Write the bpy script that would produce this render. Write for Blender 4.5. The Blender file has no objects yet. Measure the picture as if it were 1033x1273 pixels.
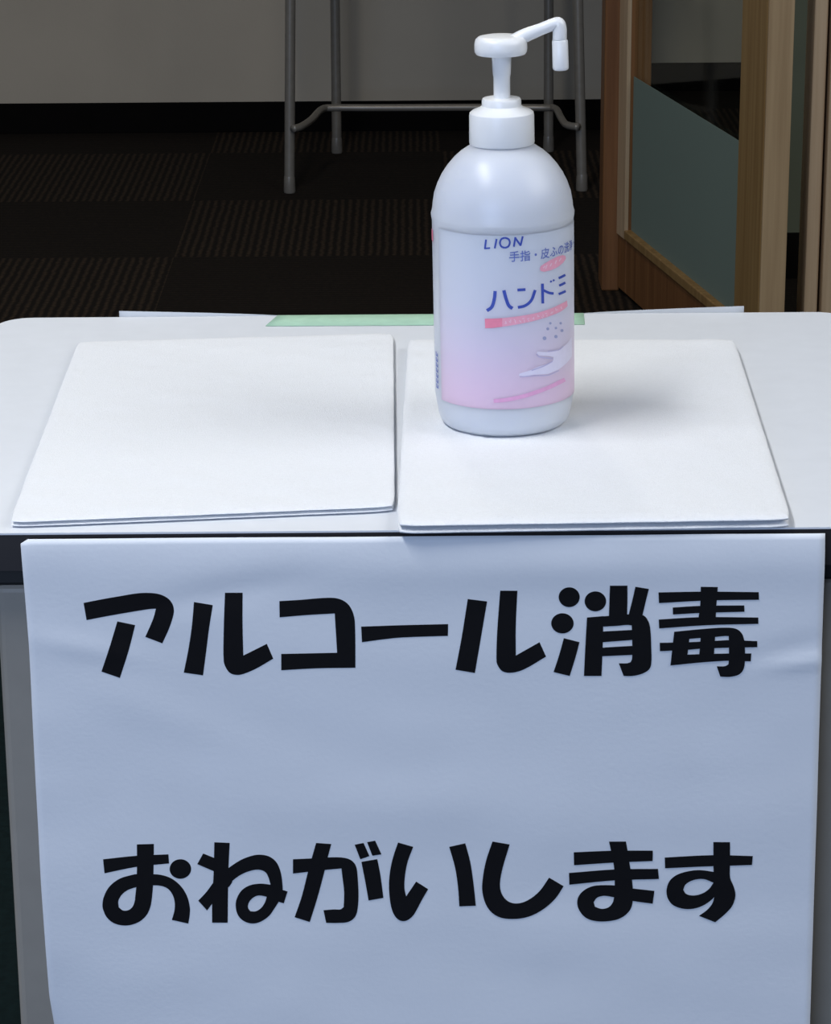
import bpy, bmesh, math, random
from mathutils import Vector, Matrix, noise
from mathutils.geometry import tessellate_polygon
random.seed(4)
S = bpy.context.scene
COL = S.collection
PI = math.pi

# ------------------------------------------------------------------ camera
F_PX = 3500.0
PITCH = math.radians(18.2)
ROLL = math.radians(-0.42)
CAM = Vector((0.0, -1.393, 1.168))
cd = bpy.data.cameras.new('camera')
cd.sensor_fit = 'VERTICAL'
cd.sensor_height = 36.0
cd.lens = F_PX / 1273 * 36.0
cd.clip_start, cd.clip_end = 0.05, 60
cam = bpy.data.objects.new('camera', cd)
COL.objects.link(cam)
RM = Matrix.Rotation(PI/2 - PITCH, 4, 'X') @ Matrix.Rotation(ROLL, 4, 'Z')
cam.matrix_world = Matrix.Translation(CAM) @ RM
S.camera = cam

# ------------------------------------------------------------------ light
S.view_settings.view_transform = 'Standard'
S.view_settings.look = 'None'
S.view_settings.gamma = 1.0
S.view_settings.use_curve_mapping = False
S.view_settings.exposure = 0.10

world = bpy.data.worlds.new('room_air')
S.world = world
world.use_nodes = True
bg = world.node_tree.nodes['Background']
bg.inputs[0].default_value = (0.80, 0.88, 1.0, 1)
bg.inputs[1].default_value = 0.075

def lamp(name, loc, size, power, color, aim=None):
    l = bpy.data.lights.new(name, 'AREA')
    l.shape = 'RECTANGLE'
    l.size, l.size_y = size
    l.energy = power
    l.color = color
    o = bpy.data.objects.new(name, l)
    o.location = loc
    if aim:
        d = Vector(aim) - Vector(loc)
        o.rotation_euler = d.to_track_quat('-Z', 'Y').to_euler()
    COL.objects.link(o)
    return o

# ceiling fluorescent fittings above the table, plus added fill lights around them
lamp('ceiling_and_fill_lamp', (-0.85, -0.35, 2.55), (0.3, 1.25), 33, (0.97, 0.985, 1.0))
lamp('ceiling_and_fill_lamp', (1.9, -0.3, 2.3), (1.6, 1.25), 24, (0.97, 0.985, 1.0), (0, 0.2, 0.8))  # broad tilted fill from the right, softens the bottle's shaded side
lamp('ceiling_and_fill_lamp', (-0.34, 2.3, 2.55), (0.07, 1.2), 8.5, (1.0, 0.90, 0.76))
lamp('ceiling_and_fill_lamp', (1.2, 4.3, 2.55), (0.3, 0.9), 0.4, (1.0, 0.95, 0.85))  # added lamp without a known fitting, lifts the wall behind the glass
lamp('cool_front_fill', (-1.2, -3.4, 1.5), (2.0, 1.4), 58, (0.50, 0.66, 1.0), (0, 0, 0.6))  # added bluish fill from behind the camera for the sign's front

# ------------------------------------------------------------------ pixel -> place
def ray(px, py):
    d = Vector(((px - 516.5) / F_PX, -(py - 636.5) / F_PX, -1.0))
    return (RM.to_3x3() @ d)
def on_z(px, py, z):
    d = ray(px, py)
    return CAM + d * ((z - CAM.z) / d.z)
def on_y(px, py, y):
    d = ray(px, py)
    return CAM + d * ((y - CAM.y) / d.y)

# ------------------------------------------------------------------ materials
def lin(c):
    c = c / 255.0
    return c / 12.92 if c <= 0.04045 else ((c + 0.055) / 1.055) ** 2.4
def rgb(*c):
    return (lin(c[0]), lin(c[1]), lin(c[2]), 1.0)

MATS = {}
def mat(name, col, rough=0.6, var=0.06, scale=40.0, bump=0.0, bscale=200.0, metal=0.0, spec=0.4,
        sss=0.0, stretch=None, coat=0.0, transmission=0.0):
    """Principled surface whose colour wanders a little with a noise texture."""
    m = bpy.data.materials.new(name)
    m.use_nodes = True
    nt = m.node_tree
    b = nt.nodes['Principled BSDF']
    tc = nt.nodes.new('ShaderNodeTexCoord')
    mp = nt.nodes.new('ShaderNodeMapping')
    if stretch:
        mp.inputs['Scale'].default_value = stretch
    nt.links.new(tc.outputs['Object'], mp.inputs['Vector'])
    n = nt.nodes.new('ShaderNodeTexNoise')
    n.inputs['Scale'].default_value = scale
    n.inputs['Detail'].default_value = 4
    nt.links.new(mp.outputs[0], n.inputs['Vector'])
    r = nt.nodes.new('ShaderNodeValToRGB')
    c = rgb(*col)
    r.color_ramp.elements[0].position = 0.3
    r.color_ramp.elements[1].position = 0.7
    r.color_ramp.elements[0].color = tuple(min(1, x * (1 - var)) for x in c[:3]) + (1,)
    r.color_ramp.elements[1].color = tuple(min(1, x * (1 + var)) for x in c[:3]) + (1,)
    nt.links.new(n.outputs['Fac'], r.inputs[0])
    nt.links.new(r.outputs[0], b.inputs['Base Color'])
    b.inputs['Roughness'].default_value = rough
    b.inputs['Metallic'].default_value = metal
    b.inputs['Specular IOR Level'].default_value = spec
    b.inputs['Coat Weight'].default_value = coat
    b.inputs['Transmission Weight'].default_value = transmission
    if sss:
        b.inputs['Subsurface Weight'].default_value = sss
        b.inputs['Subsurface Radius'].default_value = (0.02, 0.02, 0.022)
        b.inputs['Subsurface Scale'].default_value = 1.0
    if bump:
        n2 = nt.nodes.new('ShaderNodeTexNoise')
        n2.inputs['Scale'].default_value = bscale
        n2.inputs['Detail'].default_value = 5
        nt.links.new(mp.outputs[0], n2.inputs['Vector'])
        bp = nt.nodes.new('ShaderNodeBump')
        bp.inputs['Strength'].default_value = bump
        bp.inputs['Distance'].default_value = 0.002
        nt.links.new(n2.outputs['Fac'], bp.inputs['Height'])
        nt.links.new(bp.outputs[0], b.inputs['Normal'])
    MATS[name] = m
    return m

def carpet_material():
    """Dark loop-pile tiles of half a metre, ribs turned a quarter from tile to tile; teal tiles near the table."""
    m = bpy.data.materials.new('carpet')
    m.use_nodes = True
    nt = m.node_tree
    N, L = nt.nodes.new, nt.links.new
    b = nt.nodes['Principled BSDF']
    b.inputs['Roughness'].default_value = 0.95
    b.inputs['Specular IOR Level'].default_value = 0.1
    tc = N('ShaderNodeTexCoord')
    mp = N('ShaderNodeMapping')
    mp.inputs['Location'].default_value = (0.94, -3.67, 0.01)
    L(tc.outputs['Object'], mp.inputs['Vector'])
    ck = N('ShaderNodeTexChecker')
    ck.inputs['Scale'].default_value = 2.0
    L(mp.outputs[0], ck.inputs['Vector'])
    ws = []
    for ax in ('X', 'Y'):
        w = N('ShaderNodeTexWave')
        w.bands_direction = ax
        w.inputs['Scale'].default_value = 21
        w.inputs['Distortion'].default_value = 1.6
        w.inputs['Detail'].default_value = 3
        w.inputs['Detail Scale'].default_value = 2
        L(mp.outputs[0], w.inputs['Vector'])
        ws.append(w)
    mx = N('ShaderNodeMix')
    mx.data_type = 'FLOAT'
    L(ck.outputs['Fac'], mx.inputs[0])
    mr0 = N('ShaderNodeMapRange'); mr0.inputs[3].default_value = 0.12; mr0.inputs[4].default_value = 0.36
    L(ws[1].outputs['Fac'], mr0.inputs[0]); L(mr0.outputs[0], mx.inputs[2])
    L(ws[0].outputs['Fac'], mx.inputs[3])
    ns = N('ShaderNodeTexNoise')
    ns.inputs['Scale'].default_value = 120
    L(tc.outputs['Object'], ns.inputs['Vector'])
    mu = N('ShaderNodeMath'); mu.operation = 'MULTIPLY'
    L(mx.outputs[0], mu.inputs[0]); L(ns.outputs['Fac'], mu.inputs[1])
    r = N('ShaderNodeValToRGB')
    r.color_ramp.elements[0].position = 0.1
    r.color_ramp.elements[0].color = rgb(32, 28, 25)
    r.color_ramp.elements[1].position = 0.7
    r.color_ramp.elements[1].color = rgb(70, 58, 47)
    L(mu.outputs[0], r.inputs[0])
    r2 = N('ShaderNodeValToRGB')
    r2.color_ramp.elements[0].color = rgb(9, 18, 19)
    r2.color_ramp.elements[1].color = rgb(22, 38, 39)
    L(ns.outputs['Fac'], r2.inputs[0])
    sx = N('ShaderNodeSeparateXYZ'); L(tc.outputs['Object'], sx.inputs[0])
    gt = N('ShaderNodeMath'); gt.operation = 'GREATER_THAN'
    L(sx.outputs['Y'], gt.inputs[0]); gt.inputs[1].default_value = 2.67
    m2 = N('ShaderNodeMix'); m2.data_type = 'RGBA'
    L(gt.outputs[0], m2.inputs[0]); L(r2.outputs[0], m2.inputs[6]); L(r.outputs[0], m2.inputs[7])
    L(m2.outputs[2], b.inputs['Base Color'])
    bp = N('ShaderNodeBump'); bp.inputs['Strength'].default_value = 0.5; bp.inputs['Distance'].default_value = 0.003
    L(mu.outputs[0], bp.inputs['Height']); L(bp.outputs[0], b.inputs['Normal'])
    return m

def glass_material():
    m = bpy.data.materials.new('clear_glass')
    m.use_nodes = True
    nt = m.node_tree
    N, L = nt.nodes.new, nt.links.new
    out = nt.nodes['Material Output']
    tr = N('ShaderNodeBsdfTransparent'); tr.inputs[0].default_value = (0.93, 0.96, 0.93, 1)
    gl = N('ShaderNodeBsdfGlossy'); gl.inputs['Roughness'].default_value = 0.03
    mx = N('ShaderNodeMixShader')
    mx.inputs[0].default_value = 0.07
    L(tr.outputs[0], mx.inputs[1]); L(gl.outputs[0], mx.inputs[2])
    L(mx.outputs[0], out.inputs[0])
    return m

def film_material():
    """Frosted window film: mostly scattering, a little see-through."""
    m = bpy.data.materials.new('frosted_film')
    m.use_nodes = True
    nt = m.node_tree
    N, L = nt.nodes.new, nt.links.new
    out = nt.nodes['Material Output']
    n = N('ShaderNodeTexNoise'); n.inputs['Scale'].default_value = 300
    r = N('ShaderNodeValToRGB')
    r.color_ramp.elements[0].color = rgb(150, 168, 158)
    r.color_ramp.elements[1].color = rgb(172, 190, 180)
    L(n.outputs['Fac'], r.inputs[0])
    df = N('ShaderNodeBsdfDiffuse'); L(r.outputs[0], df.inputs[0])
    tl = N('ShaderNodeBsdfTranslucent'); L(r.outputs[0], tl.inputs[0])
    tr = N('ShaderNodeBsdfTransparent')
    a = N('ShaderNodeMixShader'); a.inputs[0].default_value = 0.35
    L(df.outputs[0], a.inputs[1]); L(tl.outputs[0], a.inputs[2])
    c = N('ShaderNodeMixShader'); c.inputs[0].default_value = 0.12
    L(a.outputs[0], c.inputs[1]); L(tr.outputs[0], c.inputs[2])
    L(c.outputs[0], out.inputs[0])
    return m

def wood_material(name, a, b_, rough=0.5):
    m = bpy.data.materials.new(name)
    m.use_nodes = True
    nt = m.node_tree
    N, L = nt.nodes.new, nt.links.new
    b = nt.nodes['Principled BSDF']
    tc = N('ShaderNodeTexCoord'); mp = N('ShaderNodeMapping')
    mp.inputs['Scale'].default_value = (60, 60, 2.0)
    L(tc.outputs['Object'], mp.inputs['Vector'])
    n = N('ShaderNodeTexNoise'); n.inputs['Scale'].default_value = 1.6; n.inputs['Detail'].default_value = 6
    L(mp.outputs[0], n.inputs['Vector'])
    r = N('ShaderNodeValToRGB')
    r.color_ramp.elements[0].position = 0.32; r.color_ramp.elements[0].color = rgb(*a)
    r.color_ramp.elements[1].position = 0.68; r.color_ramp.elements[1].color = rgb(*b_)
    L(n.outputs['Fac'], r.inputs[0]); L(r.outputs[0], b.inputs['Base Color'])
    b.inputs['Roughness'].default_value = rough
    b.inputs['Specular IOR Level'].default_value = 0.3
    return m

def label_material():
    """Printed label film: pale at the top, the print running into lilac pink lower down."""
    m = bpy.data.materials.new('label_print')
    m.use_nodes = True
    nt = m.node_tree
    N, L = nt.nodes.new, nt.links.new
    b = nt.nodes['Principled BSDF']
    tc = N('ShaderNodeTexCoord'); sx = N('ShaderNodeSeparateXYZ')
    L(tc.outputs['Object'], sx.inputs[0])
    mr = N('ShaderNodeMapRange')
    mr.inputs[1].default_value = 0.010; mr.inputs[2].default_value = 0.125
    L(sx.outputs['Z'], mr.inputs[0])
    r = N('ShaderNodeValToRGB')
    e = r.color_ramp.elements
    e[0].position = 0.0; e[0].color = rgb(226, 194, 216)
    e[1].position = 1.0; e[1].color = rgb(212, 219, 230)
    for p, c in ((0.16, (223, 198, 220)), (0.38, (217, 207, 226)), (0.6, (213, 215, 229))):
        q = e.new(p); q.color = rgb(*c)
    L(mr.outputs[0], r.inputs[0]); L(r.outputs[0], b.inputs['Base Color'])
    b.inputs['Roughness'].default_value = 0.35
    b.inputs['Subsurface Weight'].default_value = 0.5
    b.inputs['Subsurface Radius'].default_value = (0.015, 0.015, 0.015)
    b.inputs['Subsurface Scale'].default_value = 1.0
    b.inputs['Specular IOR Level'].default_value = 0.3
    return m

M = dict(
    wall=mat('painted_wall', (200, 188, 168), 0.85, 0.03, 6, 0.15, 250),
    base=mat('black_vinyl_skirting', (15, 13, 12), 0.9, 0.1, 30, spec=0.08),
    carpet=carpet_material(),
    top=mat('white_laminate', (226, 230, 236), 0.45, 0.015, 60),
    edge=mat('black_edge_band', (44, 41, 42), 0.45, 0.08, 60),
    leg=mat('grey_leg_paint', (158, 152, 142), 0.5, 0.03, 60),
    foot=mat('dark_foot_plastic', (35, 35, 36), 0.6, 0.05, 60),
    paper=mat('white_paper', (232, 236, 242), 0.9, 0.012, 30, 0.05, 400, spec=0.1),
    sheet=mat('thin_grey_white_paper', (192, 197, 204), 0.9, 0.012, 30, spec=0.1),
    ink=mat('black_ink', (15, 15, 19), 0.85, 0.08, 300, spec=0.2),
    tape=mat('green_tape', (168, 204, 178), 0.55, 0.05, 120),
    towel=mat('white_terry', (238, 240, 243), 1.0, 0.015, 500, 0.4, 1400, spec=0.05),
    bottle=mat('translucent_white_bottle', (212, 216, 225), 0.34, 0.012, 20, sss=0.85, spec=0.4),
    pump=mat('white_pump_plastic', (242, 243, 244), 0.3, 0.01, 40, sss=0.2, spec=0.5),
    label=label_material(),
    blue=mat('blue_print', (64, 84, 176), 0.4, 0.05, 300),
    paleblue=mat('pale_blue_print', (104, 120, 190), 0.4, 0.05, 300),
    red=mat('rose_print', (238, 138, 164), 0.4, 0.04, 300),
    rose=mat('pale_rose_print', (240, 168, 190), 0.4, 0.04, 300),
    pale=mat('pale_marks_print', (244, 206, 220), 0.4, 0.03, 300),
    handw=mat('white_hand_print', (226, 220, 240), 0.4, 0.02, 300),
    dotp=mat('grey_lilac_print', (160, 164, 200), 0.4, 0.04, 300),
    outline=mat('lilac_line_print', (192, 184, 218), 0.4, 0.03, 300),
    pinkp=mat('pink_print', (226, 166, 206), 0.4, 0.05, 300),
    steel=mat('grey_steel_tube', (150, 144, 134), 0.36, 0.06, 80, metal=0.3),
    oak=wood_material('oak_wood', (144, 112, 68), (168, 136, 88)),
    litoak=wood_material('lit_oak_wood', (168, 140, 104), (188, 160, 122)),  # lighter copy of the oak, stands for light on the stile end
    panel=mat('grey_green_panel', (104, 108, 92), 0.8, 0.03, 20),
    darkoak=wood_material('dark_oak_wood', (118, 78, 46), (142, 98, 60)),
    paleoak=wood_material('pale_oak_wood', (188, 160, 126), (208, 182, 148)),
    glass=glass_material(),
    film=film_material(),
)

# ------------------------------------------------------------------ object helpers
def tag(o, label=None, cat=None, group=None, kind=None):
    if label: o['label'] = label
    if cat: o['category'] = cat
    if group: o['group'] = group
    if kind: o['kind'] = kind
    return o

def empty(name, loc=(0, 0, 0), rot=(0, 0, 0)):
    o = bpy.data.objects.new(name, None)
    o.empty_display_size = 0.02
    o.location = loc
    o.rotation_euler = rot
    COL.objects.link(o)
    return o

def obj(name, bm, m, parent=None, smooth=False, loc=None):
    bmesh.ops.recalc_face_normals(bm, faces=bm.faces[:]) if bm.faces else None
    me = bpy.data.meshes.new(name)
    bm.to_mesh(me)
    bm.free()
    if smooth:
        for p in me.polygons:
            p.use_smooth = True
    me.materials.append(m)
    o = bpy.data.objects.new(name, me)
    COL.objects.link(o)
    if parent: o.parent = parent
    if loc: o.location = loc
    return o

def sharp(o, deg=40):
    me = o.data
    bm = bmesh.new(); bm.from_mesh(me)
    for e in bm.edges:
        if len(e.link_faces) == 2 and e.calc_face_angle(0) > math.radians(deg):
            e.smooth = False
    bm.to_mesh(me); bm.free()
    return o

def add_box(bm, lo, hi, bevel=0.0, seg=2):
    lo, hi = Vector(lo), Vector(hi)
    r = bmesh.ops.create_cube(bm, size=1.0)
    vs = r['verts']
    c = (lo + hi) / 2; s = hi - lo
    for v in vs:
        v.co = Vector((v.co.x * s.x, v.co.y * s.y, v.co.z * s.z)) + c
    if bevel:
        es = list({e for v in vs for e in v.link_edges})
        bmesh.ops.bevel(bm, geom=es, offset=bevel, segments=seg, affect='EDGES', profile=0.5)
    return bm

def box(name, lo, hi, m, parent=None, bevel=0.0, seg=2):
    return obj(name, add_box(bmesh.new(), lo, hi, bevel, seg), m, parent)

def add_lathe(bm, prof, n=96, c=(0, 0)):
    rings = []
    for r, z in prof:
        if r < 1e-6:
            rings.append([bm.verts.new((c[0], c[1], z))])
        else:
            rings.append([bm.verts.new((c[0] + r * math.cos(2*PI*i/n), c[1] + r * math.sin(2*PI*i/n), z)) for i in range(n)])
    for a, b in zip(rings, rings[1:]):
        for i in range(n):
            j = (i + 1) % n
            if len(a) == 1 and len(b) == 1: continue
            if len(a) == 1: bm.faces.new((a[0], b[j], b[i]))
            elif len(b) == 1: bm.faces.new((a[i], a[j], b[0]))
            else: bm.faces.new((a[i], a[j], b[j], b[i]))
    return bm

def catmull(pts, n=10):
    pts = [Vector(p) for p in pts]
    P = [pts[0] * 2 - pts[1]] + pts + [pts[-1] * 2 - pts[-2]]
    out = []
    for i in range(1, len(P) - 2):
        p0, p1, p2, p3 = P[i-1:i+3]
        for k in range(n):
            t = k / n
            out.append(0.5 * ((2*p1) + (p2 - p0)*t + (2*p0 - 5*p1 + 4*p2 - p3)*t*t + (3*p1 - p0 - 3*p2 + p3)*t**3))
    out.append(pts[-1])
    return out

def add_tube(bm, pts, radii, n=16, smooth=0, squash=None):
    pts = [Vector(p) for p in pts]
    if smooth: pts = catmull(pts, smooth)
    if not hasattr(radii, '__len__'): radii = [radii] * len(pts)
    elif len(radii) != len(pts):
        k = len(radii) - 1
        radii = [radii[min(k, int(i / (len(pts)-1) * k))] * (1 - (i / (len(pts)-1) * k) % 1) +
                 radii[min(k, int(i / (len(pts)-1) * k) + 1)] * ((i / (len(pts)-1) * k) % 1) for i in range(len(pts))]
    rings = []
    up = None
    for i, p in enumerate(pts):
        t = (pts[min(i+1, len(pts)-1)] - pts[max(i-1, 0)]).normalized()
        if up is None:
            up = t.orthogonal().normalized()
        up = (up - t * up.dot(t)).normalized()
        s = t.cross(up)
        rings.append([bm.verts.new(p + (up * math.cos(2*PI*k/n) + s * math.sin(2*PI*k/n)) * radii[i]) for k in range(n)])
    for a, b in zip(rings, rings[1:]):
        for i in range(n):
            bm.faces.new((a[i], a[(i+1) % n], b[(i+1) % n], b[i]))
    bm.faces.new(rings[0]); bm.faces.new(rings[-1])
    return bm

# flat outlines laid onto a surface -----------------------------------------
def ribbon(pts, w, n=6):
    """Closed outline of a pen stroke of width w along pts."""
    p = catmull([(x, y, 0) for x, y in pts], n) if len(pts) > 2 else [Vector((x, y, 0)) for x, y in pts]
    L_, R_ = [], []
    for i, q in enumerate(p):
        t = (p[min(i+1, len(p)-1)] - p[max(i-1, 0)]).normalized()
        s = Vector((-t.y, t.x, 0)) * (w / 2)
        L_.append(q + s); R_.append(q - s)
    o = L_ + R_[::-1]
    return [(v.x, v.y) for v in o]
def ring(cx, cy, rx, ry, n=36):
    return [(cx + rx * math.cos(2*PI*i/n), cy + ry * math.sin(2*PI*i/n)) for i in range(n)]
def soft(poly, corner=48, n=4):
    """Round the gentle corners of an outline and leave the hard ones."""
    out = []
    k = len(poly)
    P = [Vector(p) for p in poly]
    for i in range(k):
        p0, p1, p2, p3 = P[i-1], P[i], P[(i+1) % k], P[(i+2) % k]
        def hard(a, b, c):
            u, v = b - a, c - b
            if u.length < 1e-9 or v.length < 1e-9: return True
            return abs(math.degrees(u.angle(v))) > corner
        h1, h2 = hard(p0, p1, p2), hard(p1, p2, p3)
        a = p1 * 2 - p2 if h1 else p0
        b = p2 * 2 - p1 if h2 else p3
        d = (p2 - p1).length
        for j in range(n):
            t = j / n
            # tangents scaled to this span so uneven points do not overshoot
            m1 = (p2 - a); m1 = m1.normalized() * d if m1.length else m1
            m2 = (b - p1); m2 = m2.normalized() * d if m2.length else m2
            q = p1*(2*t**3-3*t*t+1) + m1*(t**3-2*t*t+t) + p2*(-2*t**3+3*t*t) + m2*(t**3-t*t)
            out.append((q.x, q.y))
    return out

def lay(bm, loops, put, step=0.008):
    """Fill outline loops (first the rim, then holes) given in surface (u, v) and set them on a surface through put(u, v)."""
    loops = [[Vector((u, v, 0)) for u, v in lp] for lp in loops]
    tris = tessellate_polygon(loops)
    flat = [v for lp in loops for v in lp]
    b2 = bmesh.new()
    vs = [b2.verts.new(v) for v in flat]
    for t in tris:
        try: b2.faces.new([vs[i] for i in t])
        except ValueError: pass
    us = [v.x for v in flat]; ws = [v.y for v in flat]
    for ax, lo, hi in ((0, min(us), max(us)), (1, min(ws), max(ws))):
        k = math.floor(lo / step) + 1
        while k * step < hi:
            co = Vector((0, 0, 0)); co[ax] = k * step
            no = Vector((0, 0, 0)); no[ax] = 1
            bmesh.ops.bisect_plane(b2, geom=b2.verts[:] + b2.edges[:] + b2.faces[:], plane_co=co, plane_no=no, dist=1e-7)
            k += 1
    mp = {v: bm.verts.new(put(v.co.x, v.co.y)) for v in b2.verts}
    for f in b2.faces:
        try: bm.faces.new([mp[v] for v in f.verts])
        except ValueError: pass
    b2.free()
    return bm

def flat_obj(name, bm, m, parent, toward):
    """Link a laid print with its faces turned towards the side they are seen from."""
    me = bpy.data.meshes.new(name)
    for f in bm.faces:
        f.normal_update()
        if f.normal.dot(toward(f.calc_center_median())) < 0: f.normal_flip()
    bm.to_mesh(me); bm.free()
    me.materials.append(m)
    for p in me.polygons: p.use_smooth = True
    o = bpy.data.objects.new(name, me)
    COL.objects.link(o); o.parent = parent
    return o

# ================================================================== setting
fl = box('floor', (-3.5, -2.6, -0.1), (3.5, 7.0, 0.0), M['carpet']); tag(fl, kind='structure')
WY = on_z(380, 163, 0).y
xw = on_y(764, 200, WY).x
tag(box('wall_back', (-3.5, WY, 0.0), (xw, WY + 0.15, 2.7), M['wall']), kind='structure')
tag(box('baseboard_back', (-3.5, WY - 0.008, 0.0), (xw, WY, 0.068), M['base'], None, 0.002), kind='structure')
RY = WY + 0.5
tag(box('wall_recess', (xw - 0.5, RY, 0.0), (3.5, RY + 0.15, 2.7), M['wall']), kind='structure')
tag(box('baseboard_recess', (xw - 0.5, RY - 0.008, 0.0), (3.5, RY, 0.068), M['base'], None, 0.002), kind='structure')
# glazed wooden door standing open towards the room, hinged at its near post
A = on_z(767, 362, 0); A.z = 0
B = on_y(914, 300, A.y - 0.66); B.z = 0
dv = (B - A); leaf = dv.length; ang = math.atan2(dv.y, dv.x)
door = empty('door_1', A, (0, 0, ang)); tag(door, kind='structure')
T = 0.040
RZ = on_y(778, 286, A.y - 0.04).z
box('stile', (0.0, 0.0, 0.008), (0.052, T, 2.05), M['darkoak'], door, 0.002)
box('glazing_bead', (0.001, -0.003, RZ - 0.014), (0.053, 0.004, 1.93), M['paleoak'], door, 0.001)
SW = 0.120
box('stile', (leaf, 0.0, 0.008), (leaf + SW, T, 2.05), M['oak'], door, 0.003)
box('lit_end_strip', (leaf + SW, 0.001, 0.008), (leaf + SW + 0.004, T - 0.001, 2.05), M['litoak'], door, 0.001)  # added pale strip, the end face's brighter light put into its colour
box('bottom_rail', (0.052, 0.001, 0.008), (leaf, T - 0.001, RZ - 0.010), M['darkoak'], door, 0.001)
box('top_rail', (0.052, 0.001, 1.93), (leaf, T - 0.001, 2.05), M['darkoak'], door, 0.001)
box('glazing_bead', (0.050, -0.003, RZ - 0.014), (leaf, 0.012, RZ + 0.002), M['oak'], door, 0.002)
box('glass_pane', (0.052, 0.010, RZ - 0.012), (leaf, 0.015, 1.93), M['glass'], door)
FZ = on_y(783, 95, A.y - 0.05).z
box('frosted_film', (0.0525, 0.0090, RZ + 0.002), (leaf - 0.0005, 0.0098, FZ), M['film'], door)
# door frame posts
jx0, jx1 = on_y(750, 200, A.y).x, on_y(772, 200, A.y).x
tag(box('trim_1', (jx0, A.y + 0.002, 0), (jx1, A.y + 0.09, 2.15), M['darkoak'], None, 0.003), kind='structure')
PY = B.y - 0.03
q0, q1, q2 = (on_y(x, 200, PY - 0.02).x for x in (1006, 1023, 1058))
tag(box('trim_2', (q0, PY - 0.02, 0), (q1, PY + 0.06, 2.15), M['paleoak'], None, 0.003), kind='structure')
tag(box('trim_3', (q1 + 0.004, PY - 0.032, 0), (q2, PY + 0.06, 2.15), M['paleoak'], None, 0.003), kind='structure')
# the wall end seen through the gap between the two posts
gw = on_z(995, 345, 0).y
gx = on_y(975, 200, gw).x
tag(box('wall_right', (gx, gw, 0), (gx + 1.2, gw + 0.12, 2.7), M['panel']), kind='structure')
gz = on_y(995, 289, gw).z
tag(box('baseboard_right', (gx, gw - 0.008, 0), (gx + 1.2, gw, gz), M['base']), kind='structure')

# ================================================================== pipe-legged table by the back wall
fl_, fr_ = on_z(360, 240, 0), on_z(723, 236, 0)
yf = (fl_.y + fr_.y) / 2
rl_, rr_ = on_z(419, 189, 0), on_z(682, 189, 0)
yr = (rl_.y + rr_.y) / 2
TZ = 0.70
tl, tr_ = on_y(365, 0, yf).x, on_y(713, 0, yf).x
bt = empty('pipe_leg_table', ((fl_.x + fr_.x)/2, (yf + yr)/2, 0))
tag(bt, 'grey steel pipe table legs joined by a low bent bar, against the back wall', 'table')
off = Vector(bt.location)
def pipe_leg(bx, by, tx, ty):
    o = obj('leg', add_tube(bmesh.new(), [Vector((bx, by, 0.02)) - off, Vector((tx, ty, TZ - 0.03)) - off], 0.0105, 18), M['steel'], bt, True)
    sharp(o)
    cap = obj('foot_cap', add_lathe(bmesh.new(), [(0, 0), (0.0112, 0), (0.0122, 0.003), (0.0112, 0.03), (0.0106, 0.034), (0.0, 0.034)], 20), M['steel'], o, True,
              Vector((bx, by, 0)) - off)
    sharp(cap)
zz = 0.38
kx = lambda b, t: b + (t - b) * TZ / zz * 0.55
pipe_leg(fl_.x, yf, kx(fl_.x, tl), yf + 0.01)
pipe_leg(fr_.x, yf, kx(fr_.x, tr_), yf + 0.01)
pipe_leg(rl_.x, yr, on_y(417, 0, yr).x, yr)
pipe_leg(rr_.x, yr, on_y(681, 0, yr).x, yr)
bz = on_y(366, 158, yf).z
yb = on_z(530, 134, bz).y
bar = [on_z(364, 160, bz), on_z(375, 157, bz), on_z(388, 148, bz), on_z(400, 136, bz), on_z(416, 134, bz), on_z(470, 134, bz),
       on_z(600, 133.5, bz), on_z(672, 134, bz), on_z(690, 135, bz), on_z(697, 146, bz), on_z(704, 155, bz), on_z(719, 158, bz)]
bar = [Vector((p.x, p.y, bz)) - off for p in bar]
obj('stretcher', add_tube(bmesh.new(), bar, 0.0075, 14, 6), M['steel'], bt, True)
box('tabletop', Vector((fl_.x - 0.03, yf - 0.05, TZ - 0.03)) - off, Vector((fr_.x + 0.03, yr + 0.05, TZ)) - off, M['top'], bt, 0.004)

# ================================================================== front table
H = 0.70
TB = on_z(516, 391.5, H).y
XL = on_z(-2, 402, H).x
XR = on_y(1044, 1273, 0.02).x + on_y(-3, 745, 0.02).x - XL
table = empty('folding_table', ((XL + XR)/2, TB/2, 0))
tag(table, 'white topped table with black edge and grey legs, holding the towels and bottle', 'table')
toff = Vector(table.location)
def slab(x0, x1, y0, y1, z0, z1, r, bev):
    bm = bmesh.new()
    pts = []
    for cx, cy, a0 in ((x1-r, y1-r, 0), (x0+r, y1-r, 90), (x0+r, y0+r, 180), (x1-r, y0+r, 270)):
        for k in range(9):
            a = math.radians(a0 + 90*k/8)
            pts.append((cx + r*math.cos(a), cy + r*math.sin(a)))
    lo = [bm.verts.new((x, y, z0)) for x, y in pts]
    f = bm.faces.new(lo)
    g = bmesh.ops.extrude_face_region(bm, geom=[f])
    up = [v for v in g['geom'] if isinstance(v, bmesh.types.BMVert)]
    for v in up: v.co.z = z1
    top = [e for e in bm.edges if e.verts[0].co.z == z1 and e.verts[1].co.z == z1]
    if bev: bmesh.ops.bevel(bm, geom=top, offset=bev, segments=3, affect='EDGES', profile=0.5)
    for v in bm.verts: v.co -= toff
    return bm
hw, hd = None, None
sharp(obj('tabletop', slab(XL, XR, 0.0, TB, H - 0.0010, H, 0.022, 0.0005), M['top'], table, True), 30)
sharp(obj('edge_band', slab(XL + 0.0004, XR - 0.0004, 0.0004, TB - 0.0004, H - 0.021, H - 0.0010, 0.022, 0), M['edge'], table, True), 30)
lx0 = on_y(-3, 745, 0.02).x
lx1 = XR - (lx0 - XL)
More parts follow.
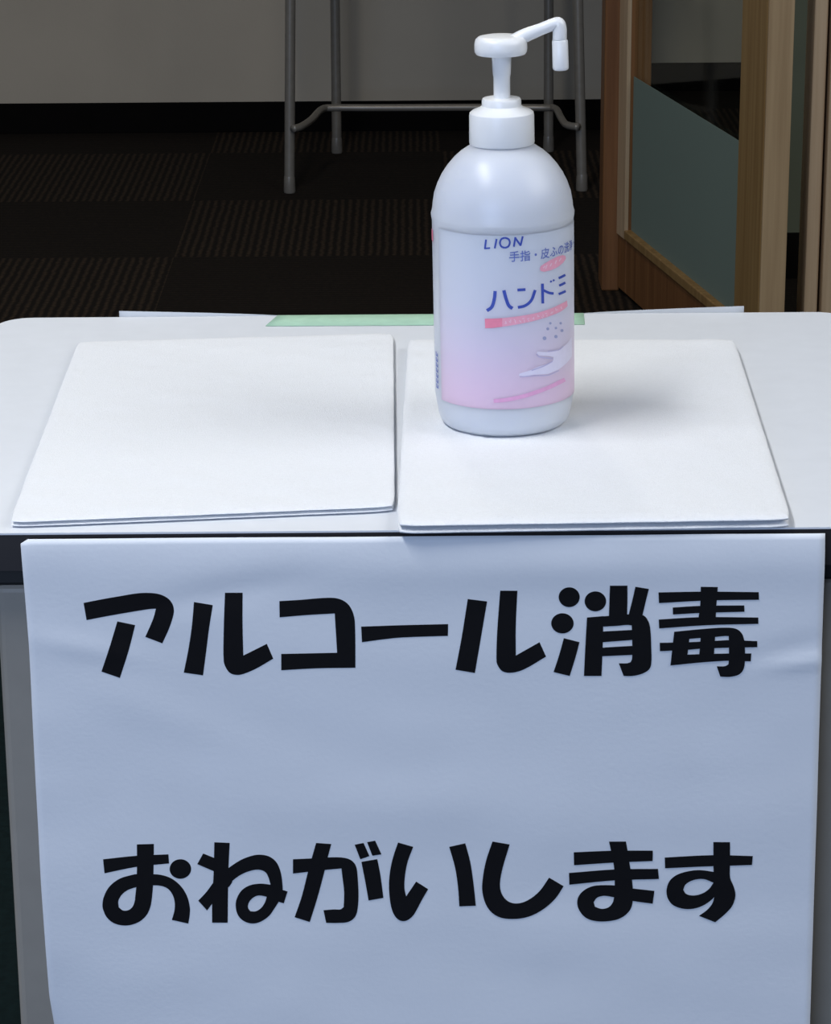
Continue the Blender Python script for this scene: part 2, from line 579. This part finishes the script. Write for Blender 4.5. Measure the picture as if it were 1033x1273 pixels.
for x0, x1 in ((lx0, lx0 + 0.034), (lx1 - 0.034, lx1)):
    for y0 in (0.014, TB - 0.014 - 0.034):
        lg = box('leg', Vector((x0, y0, 0.018)) - toff, Vector((x1, y0 + 0.034, H - 0.034)) - toff, M['leg'], table, 0.004, 3)
        box('leg_bracket', Vector((x0 - 0.001, y0 - 0.001, H - 0.034)) - toff, Vector((x1 + 0.001, y0 + 0.035, H - 0.021)) - toff, M['foot'], lg, 0.002)
        box('foot', Vector((x0 - 0.002, y0 - 0.002, 0)) - toff, Vector((x1 + 0.002, y0 + 0.036, 0.02)) - toff, M['foot'], lg, 0.003)
    xm = (x0 + x1) / 2
    box('crossbar', Vector((xm - 0.010, 0.046, 0.10)) - toff, Vector((xm + 0.010, TB - 0.046, 0.125)) - toff, M['leg'], table, 0.003)

# ------------------------------------------------------------------ hanging paper sign
SY = -0.0065
def g2(x, z, cx, cz, sx, sz, a, rot=0.0):
    c, s = math.cos(rot), math.sin(rot)
    u, v = (x - cx) * c + (z - cz) * s, -(x - cx) * s + (z - cz) * c
    return a * math.exp(-(u/sx)**2 - (v/sz)**2)
LE = [(25, 673), (30, 730), (36, 800), (44, 958), (52, 1100), (62, 1235), (68, 1273)]
RE = [(1026, 670), (1023, 760), (1020, 850), (1015, 1000), (1010, 1140), (1005, 1273)]
ST = on_y(500, 668, SY).z
SB = ST - 0.297
def edge_x(tab, z):
    P = [on_y(x, y, SY) for x, y in tab]
    if z >= P[0].z: return P[0].x
    for a, b in zip(P, P[1:]):
        if a.z >= z >= b.z:
            t = (a.z - z) / (a.z - b.z); return a.x + (b.x - a.x) * t
    a, b = P[-2], P[-1]
    t = (a.z - z) / (a.z - b.z); return a.x + (b.x - a.x) * t
def sign_y(x, z):
    d = ST - z
    y = SY
    y += 0.0016 * math.exp(-d / 0.006)                       # top tucked back to the table edge
    y -= 0.0010 * math.exp(-((d - 0.017) / 0.011) ** 2) * (0.6 + 0.4 * math.sin(x * 11 + 1))
    y -= 0.006 * (d / 0.297) ** 2                              # hangs a little forward lower down
    y += g2(x, d, 0.205, 0.071, 0.020, 0.0035, -0.0011, -0.12)   # creases
    y += g2(x, d, 0.198, 0.063, 0.024, 0.006, 0.0007, -0.25)
    y += g2(x, d, -0.175, 0.060, 0.030, 0.006, -0.0007, 0.2)
    y += g2(x, d, -0.10, 0.030, 0.05, 0.008, 0.0009, -0.2)
    y += g2(x, d, -0.13, 0.10, 0.05, 0.012, -0.0006, 0.35)
    y += g2(x, d, 0.02, 0.155, 0.14, 0.02, -0.0008, 0.04)
    y += g2(x, d, 0.10, 0.21, 0.12, 0.015, 0.0007, 0.05)
    y += 0.0006 * noise.noise(Vector((x * 14, d * 30, 0.3)))
    y += 0.006 * max(0.0, (d - 0.2) / 0.097) ** 2 * math.exp(-abs(x + 0.2) / 0.03)   # lower left corner turns back
    return y
bm = bmesh.new()
NX, NZ = 110, 90
gv = []
for j in range(NZ + 1):
    z = ST - 0.297 * j / NZ
    a, b = edge_x(LE, z), edge_x(RE, z)
    row = []
    for i in range(NX + 1):
        x = a + (b - a) * i / NX
        d = ST - z
        zz2 = z
        rc = 0.004
        if d < rc and x < a + rc:                              # rounded top corners
            zz2 = z - max(0, rc - (x - a)) ** 2 / rc * 0.6 * (1 - d / rc)
        row.append(bm.verts.new((x, sign_y(x, z), zz2)))
    gv.append(row)
for j in range(NZ):
    for i in range(NX):
        bm.faces.new((gv[j][i], gv[j][i+1], gv[j+1][i+1], gv[j+1][i]))
bmesh.ops.recalc_face_normals(bm, faces=bm.faces[:])
sign = obj('paper_sign', bm, M['paper'], None, True)
sol = sign.modifiers.new('thickness', 'SOLIDIFY'); sol.thickness = 0.0002; sol.offset = 0
tag(sign, 'white paper sign with bold black Japanese writing, hanging from the front table edge', 'sign')

# lettering of the sign, drawn as outlines
def T_(ox, oy, s):
    return lambda p: (ox + p[0] / s, oy + p[1] / s)
Z1, Z2, Z3 = T_(80, 710, 3.973), T_(330, 710, 2.951), T_(670, 710, 3.443)
Z4, Z5, Z6 = T_(100, 1020, 3.826), T_(350, 1020, 3.826), T_(580, 1020, 2.718)
def R4(x0, y0, x1, y1): return [(x0, y0), (x1, y0), (x1, y1), (x0, y1)]
LINE1 = [
 (Z1, [[(95,156),(180,139),(280,121),(360,108),(420,106),(470,113),(510,133),(534,163),(541,198),(532,240),(512,295),(484,355),(400,323),(425,268),(442,225),(452,185),(420,187),(330,201),(220,220),(110,241)]]),
 (Z1, [[(262,247),(350,265),(318,390),(275,524),(184,493),(225,370)]]),
 (Z1, [[(640,153),(733,168),(715,280),(700,400),(685,513),(590,499),(612,390),(630,270)]]),
 (Z1, [[(793,108),(880,108),(880,260),(884,415),(1000,357),(1032,430),(950,478),(890,504),(855,511),(820,502),(798,475),(787,440),(787,300)]]),
 (Z2, [[(51,110),(130,105),(215,98),(265,100),(300,118),(320,150),(328,190),(330,353),(190,355),(58,362),(58,302),(160,300),(263,298),(258,220),(254,155),(150,161),(52,169)]]),
 (Z2, [[(351,203),(500,198),(670,194),(669,237),(500,243),(430,250),(354,260)]]),
 (Z2, [[(742,102),(813,111),(795,215),(768,372),(697,360),(720,240)]]),
 (Z2, [[(861,71),(924,71),(918,200),(918,308),(1005,259),(1029,312),(950,358),(905,371),(870,366),(850,340),(847,310),(850,220)]]),
 (Z3, [ring(129,110,45,43)]), (Z3, [ring(241,128,46,43)]), (Z3, [ring(100,222,48,43)]),
 (Z3, [[(106,285),(173,302),(155,370),(131,447),(62,430),(85,360)]]),
 (Z3, [[(303,60),(378,60),(378,130),(376,215),(298,215),(301,130)]]),
 (Z3, [[(412,65),(470,75),(455,135),(440,200),(380,210),(385,180),(400,120)]]),
 (Z3, [[(205,197),(275,191),(272,320),(267,447),(192,447),(198,320)]]),
 (Z3, [[(205,197),(300,190),(376,184),(440,186),(462,203),(474,240),(440,260),(396,231),(335,233),(205,240)]]),
 (Z3, [[(395,200),(440,186),(463,205),(475,240),(480,330),(480,395),(470,420),(440,438),(400,447),(362,447),(341,393),(375,393),(392,388),(398,372),(398,280)]]),
 (Z3, [[(265,257),(402,250),(402,293),(265,303)]]),
 (Z3, [[(262,326),(402,318),(402,357),(262,363)]]),
 (Z3, [[(692,66),(765,67),(760,130),(755,215),(680,215),(690,140)]]),
 (Z3, [[(511,90),(700,87),(940,89),(941,122),(730,125),(513,136)]]),
 (Z3, [[(572,155),(690,148),(878,146),(879,173),(700,178),(573,185)]]),
 (Z3, [[(512,206),(690,196),(938,197),(938,224),(720,230),(514,244)]]),
 (Z3, [[(578,258),(700,246),(800,240),(845,246),(868,266),(877,292),(811,276),(752,280),(643,288),(576,295)]]),
 (Z3, [[(578,258),(647,252),(640,310),(630,395),(562,402),(570,330)]]),
 (Z3, [[(693,260),(754,260),(747,370),(684,370)]]),
 (Z3, [[(811,255),(848,250),(868,268),(878,300),(880,385),(873,420),(853,441),(815,450),(775,449),(760,405),(796,404),(810,396),(812,370)]]),
 (Z3, [[(516,305),(640,302),(752,296),(815,293),(933,297),(933,323),(815,325),(690,330),(632,335),(517,341)]]),
 (Z3, [[(600,358),(690,353),(800,350),(908,350),(905,384),(815,381),(700,388),(562,402),(568,365)]]),
]
LINE2 = [
 (Z4, [[(270,105),(351,103),(350,200),(348,290),(342,360),(262,360),(268,300),(271,200)]]),
 (Z4, [[(110,174),(270,158),(420,152),(423,195),(270,210),(117,240)]]),
 (Z4, [ring(477,221,51,46)]),
 (Z4, [[(343,290),(342,350),(336,395),(318,436),(285,467),(245,483),(205,486),(160,474),(128,447),(110,408),(108,380),(115,348),(138,305),(180,270),(230,252),(290,246)],
       [(270,305),(230,318),(200,340),(183,370),(185,400),(205,415),(232,413),(252,395),(263,360),(268,330)]]),
 (Z4, [[(290,246),(370,246),(428,262),(475,297),(507,345),(522,400),(521,440),(515,477),(437,460),(450,410),(447,360),(425,320),(390,301),(330,297),(290,297)]]),
 (Z4, [[(638,95),(711,98),(706,200),(703,330),(702,473),(628,473),(628,380),(635,230)]]),
 (Z4, [[(585,148),(660,178),(660,242),(557,198)]]),
 (Z4, [[(562,370),(600,330),(640,278),(720,205),(722,285),(660,345),(604,416)]]),
 (Z4, [[(700,220),(760,180),(810,160),(850,153),(895,160),(930,185),(950,225),(960,275),(963,320),(986,327),(968,383),(944,376),(925,405),(900,440),(860,468),(820,477),(780,466),(752,440),(740,400),(745,360),(770,320),(810,297),(860,290),(905,295),(895,260),(880,235),(850,224),(815,228),(770,245),(730,272),(700,305)],
       [(887,352),(850,346),(825,355),(803,378),(798,403),(810,420),(835,420),(860,405),(878,380)]]),
 (Z5, [[(165,97),(237,102),(220,165),(205,230),(170,360),(135,470),(63,448),(97,350),(130,220)]]),
 (Z5, [[(55,174),(150,170),(240,165),(300,168),(335,182),(355,210),(362,260),(366,350),(360,420),(345,452),(315,470),(270,474),(213,474),(200,415),(250,411),(280,411),(296,400),(298,330),(290,260),(285,218),(200,226),(55,242)]]),
 (Z5, [[(348,105),(390,97),(418,160),(375,175)]]), (Z5, [[(407,93),(445,86),(475,152),(432,158)]]),
 (Z5, [[(380,187),(455,174),(470,250),(484,357),(414,369),(400,290)]]),
 (Z5, [[(554,95),(626,116),(600,185),(587,250),(584,310),(592,350),(640,280),(697,316),(665,370),(632,430),(608,455),(580,465),(552,455),(530,425),(516,370),(511,290),(518,220),(532,160)]]),
 (Z5, [[(797,116),(873,99),(897,190),(912,290),(923,393),(845,396),(838,300),(825,215)]]),
 (Z6, [[(87,64),(145,74),(122,150),(112,205),(118,240),(140,265),(170,272),(205,262),(245,232),(278,186),(327,215),(300,255),(260,290),(210,315),(155,323),(105,315),(70,285),(53,235),(54,190),(65,130)]]),
 (Z6, [[(480,64),(537,64),(548,130),(560,220),(557,270),(505,265),(500,230),(497,150)]]),
 (Z6, [[(361,100),(490,95),(628,95),(627,130),(500,135),(362,144)]]),
 (Z6, [[(345,170),(500,158),(645,156),(648,190),(500,195),(346,210)]]),
 (Z6, [[(500,214),(560,222),(633,230),(627,273),(560,264),(500,252)]]),
 (Z6, [[(440,212),(500,212),(530,217),(556,230),(560,262),(550,295),(520,320),(480,330),(435,330),(400,318),(377,290),(373,262),(385,238),(410,220)],
       [(497,252),(465,247),(440,253),(428,268),(432,283),(455,290),(478,285),(492,270)]]),
 (Z6, [[(668,118),(830,110),(965,113),(962,143),(800,148),(669,154)]]),
 (Z6, [[(832,66),(888,66),(888,140),(888,185),(900,215),(906,240),(903,262),(892,285),(870,308),(838,334),(783,313),(812,292),(830,268),(835,240),(832,150)]]),
 (Z6, [[(840,167),(790,160),(750,163),(710,175),(685,195),(674,225),(678,255),(697,278),(735,290),(775,287),(812,270),(842,240),(848,200)],
       [(832,202),(800,190),(765,193),(738,208),(730,226),(740,240),(765,245),(795,238),(818,222)]]),
]
def sign_put(u, v):
    return Vector((u, sign_y(u, v) - 0.00022, v))
for line in (LINE1, LINE2):
    bm = bmesh.new()
    for layer, (tf, loops) in enumerate(line):
        w = []
        for lp in loops:
            lp = lp if len(lp) == 36 else soft(lp)
            pts = [on_y(*tf(p), SY) for p in lp]
            w.append([(p.x, p.z) for p in pts])
        lay(bm, w, lambda u, v: sign_put(u, v) - Vector((0, layer * 0.000012, 0)), 0.006)
    flat_obj('lettering', bm, M['ink'], sign, lambda c: Vector((0, -1, 0)))

# ------------------------------------------------------------------ second paper hung from the back edge, and its tape
BY = TB + 0.0012
bx0, bx1 = on_y(148, 390, BY).x, on_y(925, 386, BY).x
bm = bmesh.new()
gv = []
NX, NZ = 60, 24
for j in range(NZ + 1):
    row = []
    for i in range(NX + 1):
        t = i / NX
        x = bx0 + (bx1 - bx0) * t
        lift = 0.0042 * max(0, 1 - t / 0.26) ** 0.7 + 0.0045 * max(0, (t - 0.74) / 0.26) ** 0.7 - 0.0006
        d = 0.297 * j / NZ
        z = H + lift * max(0.0, 1 - d / 0.1) - d
        y = BY + 0.0006 + 0.006 * d / 0.297 + 0.0008 * math.sin(x * 16) * min(1, d / 0.05) ** 2 
        row.append(bm.verts.new((x, y + 0.0008, z)))
    gv.append(row)
for j in range(NZ):
    for i in range(NX):
        bm.faces.new((gv[j][i], gv[j][i+1], gv[j+1][i+1], gv[j+1][i]))
back_paper = obj('paper_sheet', bm, M['sheet'], None, True)
s2 = back_paper.modifiers.new('thickness', 'SOLIDIFY'); s2.thickness = 0.0002; s2.offset = 0
tag(back_paper, 'white paper sheet peeking up behind the far edge of the table', 'paper')

c0, c1 = on_z(345, 393, H), on_z(726, 392, H)
d0, d1 = on_z(330, 406, H), on_z(727, 404, H)
bm = bmesh.new()
rows = []
nT = 24
for i in range(nT + 1):
    t = i / nT
    f = d0.lerp(d1, t); b = c0.lerp(c1, t)
    f.y += 0.0006 * noise.noise(Vector((i * 0.7, 0, 0)))
    pr = [(f.x, f.y, H + 0.0004), (b.x, TB - 0.0006, H + 0.0005), (b.x, TB + 0.0006, H + 0.0003), (b.x, TB + 0.0010, H - 0.0012), (b.x, TB + 0.0011, H - 0.0016)]
    rows.append([bm.verts.new(p) for p in pr])
for a, b in zip(rows, rows[1:]):
    for k in range(4): bm.faces.new((a[k], a[k+1], b[k+1], b[k]))
tape = obj('adhesive_tape', bm, M['tape'], None, True)
s3 = tape.modifiers.new('thickness', 'SOLIDIFY'); s3.thickness = 0.0002; s3.offset = 0
tag(tape, 'strip of pale green adhesive tape along the far edge of the white table', 'tape')

# ------------------------------------------------------------------ folded towels
def towel(name, corners, thick, seed, label):
    """A small terry towel folded flat: two plump layers with soft rims and a fuzzy surface."""
    P = [on_z(x, y, H + thick * 0.5) for x, y in corners]     # front-left, front-right, back-right, back-left
    cen = sum(P, Vector()) / 4
    bm = bmesh.new()
    n = 84
    def put(u, v):
        a = P[0].lerp(P[1], u); b = P[3].lerp(P[2], u)
        return a.lerp(b, v)
    for lay_i in range(2):
        z0 = thick * 0.5 * lay_i
        z1 = thick * 0.5 * (lay_i + 1)
        inset = 0.0006 * lay_i
        mid, half = (z0 + z1) / 2, (z1 - z0) / 2
        grids = []
        for side in (1, -1):
            g = []
            for j in range(n + 1):
                row = []
                for i in range(n + 1):
                    u, v = i / n, j / n
                    # closer rows near the rim
                    u = 0.5 - 0.5 * math.cos(PI * u) if True else u
                    v = 0.5 - 0.5 * math.cos(PI * v)
                    # rounded-corner shape
                    p = put(u, v)
                    e = min(u, 1 - u) * 0.2, min(v, 1 - v) * 0.2
                    d = min(e)
                    r = 0.0065
                    prof = math.sqrt(max(0.0, 1 - (1 - min(1, d / r)) ** 2))
                    q = Vector((p.x, p.y, 0))
                    fz = noise.noise(Vector((p.x * 55, p.y * 55, seed))) * 0.0006 + noise.noise(Vector((p.x * 230, p.y * 230, seed + 3))) * 0.0004
                    wob = noise.noise(Vector((p.x * 45, p.y * 45, seed + 9 + lay_i * 4))) * 0.0016 + noise.noise(Vector((p.x * 260, p.y * 260, seed + 5))) * 0.0011
                    cx_, cy_ = max(0, 0.012 - e[0]) / 0.012, max(0, 0.012 - e[1]) / 0.012
                    q += (cen - q).normalized() * ((cx_ * cy_) ** 2 * 0.009 + inset + wob * max(cx_, cy_)) if max(cx_, cy_) > 0 else Vector()
                    z = mid + side * (half * prof + (fz if lay_i == 1 and side == 1 else 0) * prof)
                    z = max(0.0, z)
                    row.append(bm.verts.new((q.x - cen.x, q.y - cen.y, z)))
                g.append(row)
            grids.append(g)
            for j in range(n):
                for i in range(n):
                    f = (g[j][i], g[j][i+1], g[j+1][i+1], g[j+1][i])
                    bm.faces.new(f if side == 1 else f[::-1])
    bmesh.ops.remove_doubles(bm, verts=bm.verts[:], dist=1e-6)
    o = obj(name, bm, M['towel'], None, True, (cen.x, cen.y, H + 0.0002))
    return tag(o, label, 'towel', 'folded white towels on the table')
TH = 0.0075
towel('folded_towel', [(11, 653), (491, 633), (489, 417), (97, 428)], 0.0045, 1.0,
      'empty folded white terry towel on the left of the table, nothing standing on it')
towel('folded_towel', [(493, 659), (984, 651), (913, 427), (507, 427)], TH, 7.0,
      'folded white terry towel under the pump bottle')

# ------------------------------------------------------------------ pump bottle
bp0 = on_z(627.5, 523, H + TH)
LEAN = -0.013
bottle = empty('pump_bottle', (bp0.x, bp0.y, H + TH + 0.0006), (0, LEAN, 0))
tag(bottle, 'white hand sanitizer pump bottle with pink label, standing on the right folded towel', 'bottle')
BM = Matrix.Translation(bottle.location) @ Matrix.Rotation(LEAN, 4, 'Y')
BI = BM.inverted()
LC = BI @ CAM
def lray(px, py): return BI.to_3x3() @ ray(px, py)
def mid_plane(px, py):
    d = lray(px, py); return LC + d * (-LC.y / d.y)
def pr(cx, cy, hw):
    a, b = mid_plane(cx - hw, cy), mid_plane(cx + hw, cy)
    return ((b.x - a.x) / 2, (a.z + b.z) / 2)
body = [pr(622.7, 257, 87.6), pr(622.5, 250, 87.0), pr(622, 238, 85), pr(622, 226, 80.8), pr(621.5, 215, 75.3), pr(621, 205, 68.6), pr(621, 195, 60), pr(621, 188, 52), pr(621, 182, 43), pr(621, 178, 37)]
RB = pr(625, 380, 87.2)[0]
prof = [(0, 0.0035), (RB * 0.72, 0.0025), (RB * 0.80, 0.0), (RB * 0.86, 0.0002), (RB * 0.915, 0.0022), (RB * 0.95, 0.006), (RB * 0.972, 0.0115), (RB * 0.990, 0.016),
        (RB, 0.0185)]
ZS = pr(623, 265, 88)[1]
prof += [(RB, 0.05), (RB, 0.09), (RB, ZS - 0.003), (RB + 0.0004, ZS - 0.0005), (RB + 0.0005, ZS + 0.001)]
prof += body
prof += [(0, body[-1][1])]
bd = sharp(obj('bottle_body', add_lathe(bmesh.new(), prof, 128), M['bottle'], bottle, True), 60)

# screw collar with its ring, stem, press head, arm and spout
zc0 = pr(620, 178, 40)[1]; rc = pr(620, 165, 40.3)[0]
zc1 = pr(620, 141, 40)[1]
z2, r2 = pr(620.5, 131, 24.7)[1], pr(620.5, 125, 24.7)[0]
z3 = pr(620.5, 122, 24)[1]
cp = [(0, zc0), (rc * 1.0, zc0), (rc * 1.01, zc0 + 0.001), (rc, zc1 - 0.001), (rc * 0.985, zc1 + 0.0006), (rc * 0.90, zc1 + 0.0018), (r2 * 1.12, z2 - 0.0012), (r2 * 1.0, z2),
      (r2 * 0.99, z3 - 0.001), (r2 * 0.94, z3), (0.0062, z3 + 0.0003), (0, z3 + 0.0003)]
col_ = sharp(obj('screw_collar', add_lathe(bmesh.new(), cp, 72), M['pump'], bottle, True), 35)
zh0 = pr(621.5, 67, 33)[1]; zh1 = pr(622, 46, 33)[1]
rs = pr(621, 95, 11.2)[0]; rh = pr(622.5, 56, 33)[0]
ox = mid_plane(622.5, 56).x
sharp(obj('pump_stem', add_lathe(bmesh.new(), [(0, z3 - 0.002), (rs * 0.93, z3 - 0.002), (rs * 0.93, z3 + 0.012), (rs, z3 + 0.0135), (rs * 1.08, zh0 - 0.002), (rs * 1.12, zh0 + 0.001), (0, zh0 + 0.001)], 40, (0.0003, 0)), M['pump'], bottle, True), 35)
hd_ = [(0, zh0 + 0.0015), (rh * 0.80, zh0 + 0.001), (rh * 0.93, zh0), (rh * 0.985, zh0 + 0.0012), (rh, zh0 + 0.003), (rh * 0.995, zh1 - 0.0035), (rh * 0.955, zh1 - 0.0012), (rh * 0.86, zh1 + 0.0001), (rh * 0.7, zh1 + 0.0006), (0, zh1 + 0.0008)]
head = sharp(obj('pump_head', add_lathe(bmesh.new(), hd_, 64, (ox, 0)), M['pump'], bottle, True), 35)
# arm: a flattened tube rising to the right, then turning down
a0 = mid_plane(632, 56); a1 = mid_plane(650, 45.5); a2 = mid_plane(672, 36.5); a3 = mid_plane(688, 30.2); a4 = mid_plane(694, 29.8); a5 = mid_plane(695.7, 36); a6 = mid_plane(695.6, 51)
arm = obj('pump_arm', add_tube(bmesh.new(), [a0, a1, a2, a3, a4, a5, a6], [0.0042, 0.0040, 0.0034, 0.0034, 0.0038, 0.0039, 0.0040], 20, 5), M['pump'], head, True)
n0, n1 = mid_plane(696, 49.5), mid_plane(697, 87)
rn = pr(696, 70, 9.9)[0]
sharp(obj('spout', add_tube(bmesh.new(), [n0, n0.lerp(n1, 0.03), n0.lerp(n1, 0.9), n0.lerp(n1, 0.97), n1], [rn * 0.92, rn, rn * 1.02, rn * 0.97, rn * 0.8], 28), M['pump'], arm, True), 50)

# printed label wrapped round the body --------------------------------------
RLAB = RB + 0.00018
def hit(px, py, R):
    d = lray(px, py)
    A_ = d.x**2 + d.y**2; B_ = 2 * (LC.x*d.x + LC.y*d.y); C_ = LC.x**2 + LC.y**2 - R*R
    D = max(0.0, B_*B_ - 4*A_*C_)
    p = LC + d * ((-B_ - math.sqrt(D)) / (2*A_))
    return math.atan2(p.x, -p.y) * R, p.z                               # 0 = facing the camera, grows to the right
def wrap(R):
    return lambda u, v: Vector((R * math.sin(u / R), -R * math.cos(u / R), v))
def out_(c): return Vector((c.x, c.y, 0))
ZL = T_(510, 240, 3.744)
ZB = T_(560, 280, 6.456)
u0, v0 = hit(549, 500, RLAB)
zlt = ZS - 0.004
zlb = hit(627, 509, RLAB)[1]
bm = bmesh.new()
na, nz = 90, 24
u1 = RLAB * math.radians(118)
gv = [[bm.verts.new(wrap(RLAB)(u0 + (u1 - u0) * i / na, zlb + (zlt - zlb) * j / nz)) for i in range(na + 1)] for j in range(nz + 1)]
for j in range(nz):
    for i in range(na): bm.faces.new((gv[j][i], gv[j][i+1], gv[j+1][i+1], gv[j+1][i]))
label = flat_obj('label', bm, M['label'], bottle, out_)
label['label'] = 'lilac pink printed label'
def prints(name, m, polys, tf=ZL, lift=0.00012, note=None, parent=label):
    bm = bmesh.new()
    R = RLAB + lift
    for layer, lp in enumerate(polys):
        lay(bm, [[hit(*tf(p), R) for p in lp]], wrap(R + layer * 0.000006), 0.0025)
    o = flat_obj(name, bm, m, parent, out_)
    if note: o['label'] = note
    return o
def text_on(name, body_, px, py, size, m, stretch=1.0, lift=0.00014):
    c = bpy.data.curves.new(name, 'FONT'); c.body = body_; c.size = 1.0; c.offset = 0.012; c.resolution_u = 3
    t = bpy.data.objects.new(name, c); COL.objects.link(t)
    me = bpy.data.meshes.new_from_object(t.evaluated_get(bpy.context.evaluated_depsgraph_get()))
    bpy.data.objects.remove(t); bpy.data.curves.remove(c)
    bm = bmesh.new(); bm.from_mesh(me); bpy.data.meshes.remove(me)
    bmesh.ops.triangulate(bm, faces=bm.faces[:])
    R = RLAB + lift
    a, b = hit(px, py, R)
    W = wrap(R)
    for v in bm.verts: v.co = W(a + v.co.x * size * stretch, b + v.co.y * size)
    return flat_obj(name, bm, m, label, out_)
prints('maker_lettering', M['blue'], [
    ribbon([(285,115),(276,188),(320,184)][:2], 15), ribbon([(270,187),(318,183)], 13),
    ribbon([(370,110),(355,186)], 15),
    ribbon([(436,100),(466,112),(476,140),(464,170),(436,182)], 15), ribbon([(436,182),(408,170),(397,142),(408,112),(436,100)], 15),
    ribbon([(508,172),(521,96)], 15), ribbon([(517,98),(564,164)], 15), ribbon([(562,164),(580,88)], 15)], ZB)
text_on('small_lettering', '手指・皮ふの洗浄・消毒', 632.5, 324.5, 0.0064, M['paleblue'], 0.98)
prints('product_lettering', M['blue'], [
    ribbon([(358,528),(352,590),(332,655),(292,686)], 27), ribbon([(428,522),(446,590),(468,645),(498,668)], 27),
    ribbon([(537,520),(602,516)], 22), ribbon([(541,660),(600,645),(650,600),(680,520)], 23),
    ribbon([(738,468),(741,628)], 22), ribbon([(742,520),(790,542),(828,548)], 20),
    ribbon([(800,448),(812,456)], 16), ribbon([(822,438),(834,446)], 15),
    ribbon([(868,425),(922,398)], 19), ribbon([(872,485),(922,460)], 19), ribbon([(868,553),(925,528)], 19)], ZB)
prints('rose_oval', M['rose'], [[(718,352),(722,330),(750,310),(800,280),(860,250),(900,240),(922,246),(926,268),(905,300),(860,336),(810,360),(750,374),(725,368)]], ZB)
prints('pale_marks', M['pale'], [ribbon([(745,345),(760,325)], 9), ribbon([(762,350),(775,318)], 8), ribbon([(800,330),(812,305)], 9), ribbon([(840,310),(850,282)], 9), ribbon([(872,290),(888,262)], 8)], ZB, 0.00022)
top_ = [(275,750),(330,750),(415,745),(500,736),(600,722),(700,702),(800,670),(880,634),(935,605)]
bot_ = [(940,648),(890,690),(800,728),(700,760),(600,784),(500,802),(415,815),(330,826),(278,826)]
prints('rose_band', M['rose'], [top_ + bot_], ZB)
prints('rose_block', M['red'], [[(275,750),(330,750),(415,745),(415,815),(330,826),(278,826)]], ZB, 0.00018)
marks = []
random.seed(11)
for k in range(13):
    t = k / 12
    x = 445 + 440 * t
    y = 778 - 20 * t - 84 * t * t
    for q in range(2):
        dx, dy = random.uniform(-9, 9), random.uniform(-14, 14)
        ex, ey = random.choice(((18, -3), (3, 22), (12, 14)))
        marks.append(ribbon([(x + dx - ex/2, y + dy - ey/2), (x + dx + ex/2, y + dy + ey/2)], 6))
prints('pale_marks', M['pale'], marks, ZB, 0.00022)
prints('spray_dots', M['dotp'], [ring(x, y, r, r, 12) for x, y, r in ((640,632,7),(678,628,6),(625,676,9),(678,668,8),(652,606,6),(706,640,7),(700,606,6))], ZL)
prints('hand_drawing', M['handw'], [[(752,668),(730,700),(705,722),(690,733),(640,740),(592,738),(588,748),(600,756),(640,758),(666,764),(664,780),(640,795),(600,806),(560,824),(508,840),(506,850),(530,853),(580,845),(640,843),(690,822),(728,790),(752,760)],
                                    ], ZL)
prints('hand_drawing', M['outline'], [ribbon([(588,748),(600,762),(640,768),(662,770)], 5), ribbon([(662,784),(620,806),(565,826)], 5), ribbon([(510,856),(580,850),(640,848),(692,826)], 4), ribbon([(640,738),(690,730),(712,714)], 4)], ZL, 0.0002)
prints('pink_swoosh', M['pinkp'], [ribbon([(388,968),(450,962),(530,945),(600,922),(660,898),(720,868)], 18)], ZL)
def pane(name, m, a0, a1, z0_, z1_):
    bm = bmesh.new(); R = RLAB + 0.0001
    u_, w_ = R * math.radians(a0), R * math.radians(a1)
    lay(bm, [[(u_, z0_), (w_, z0_), (w_, z1_), (u_, z1_)]], wrap(R), 0.0025)
    return flat_obj(name, bm, m, bottle, out_)
zb0, zb1 = mid_plane(541, 476).z, mid_plane(541, 430).z
bm = bmesh.new(); R_ = RLAB + 0.0001
for k in range(7):
    z_ = zb0 + (zb1 - zb0) * k / 7
    for a0, a1, h_ in ((-77, -74.5, 0.8), (-76, -71, 0.25), (-73, -71, 0.62)):
        u_, w_ = R_ * math.radians(a0), R_ * math.radians(a1)
        dz_ = (zb1 - zb0) / 7 * h_
        lay(bm, [[(u_, z_), (w_, z_), (w_, z_ + dz_), (u_, z_ + dz_)]], wrap(R_), 0.0025)
flat_obj('side_lettering', bm, M['paleblue'], bottle, out_)
zr0, zr1 = mid_plane(536, 297).z, mid_plane(536, 283).z
pane('rose_mark', M['red'], -92, -79, zr0, zr1)
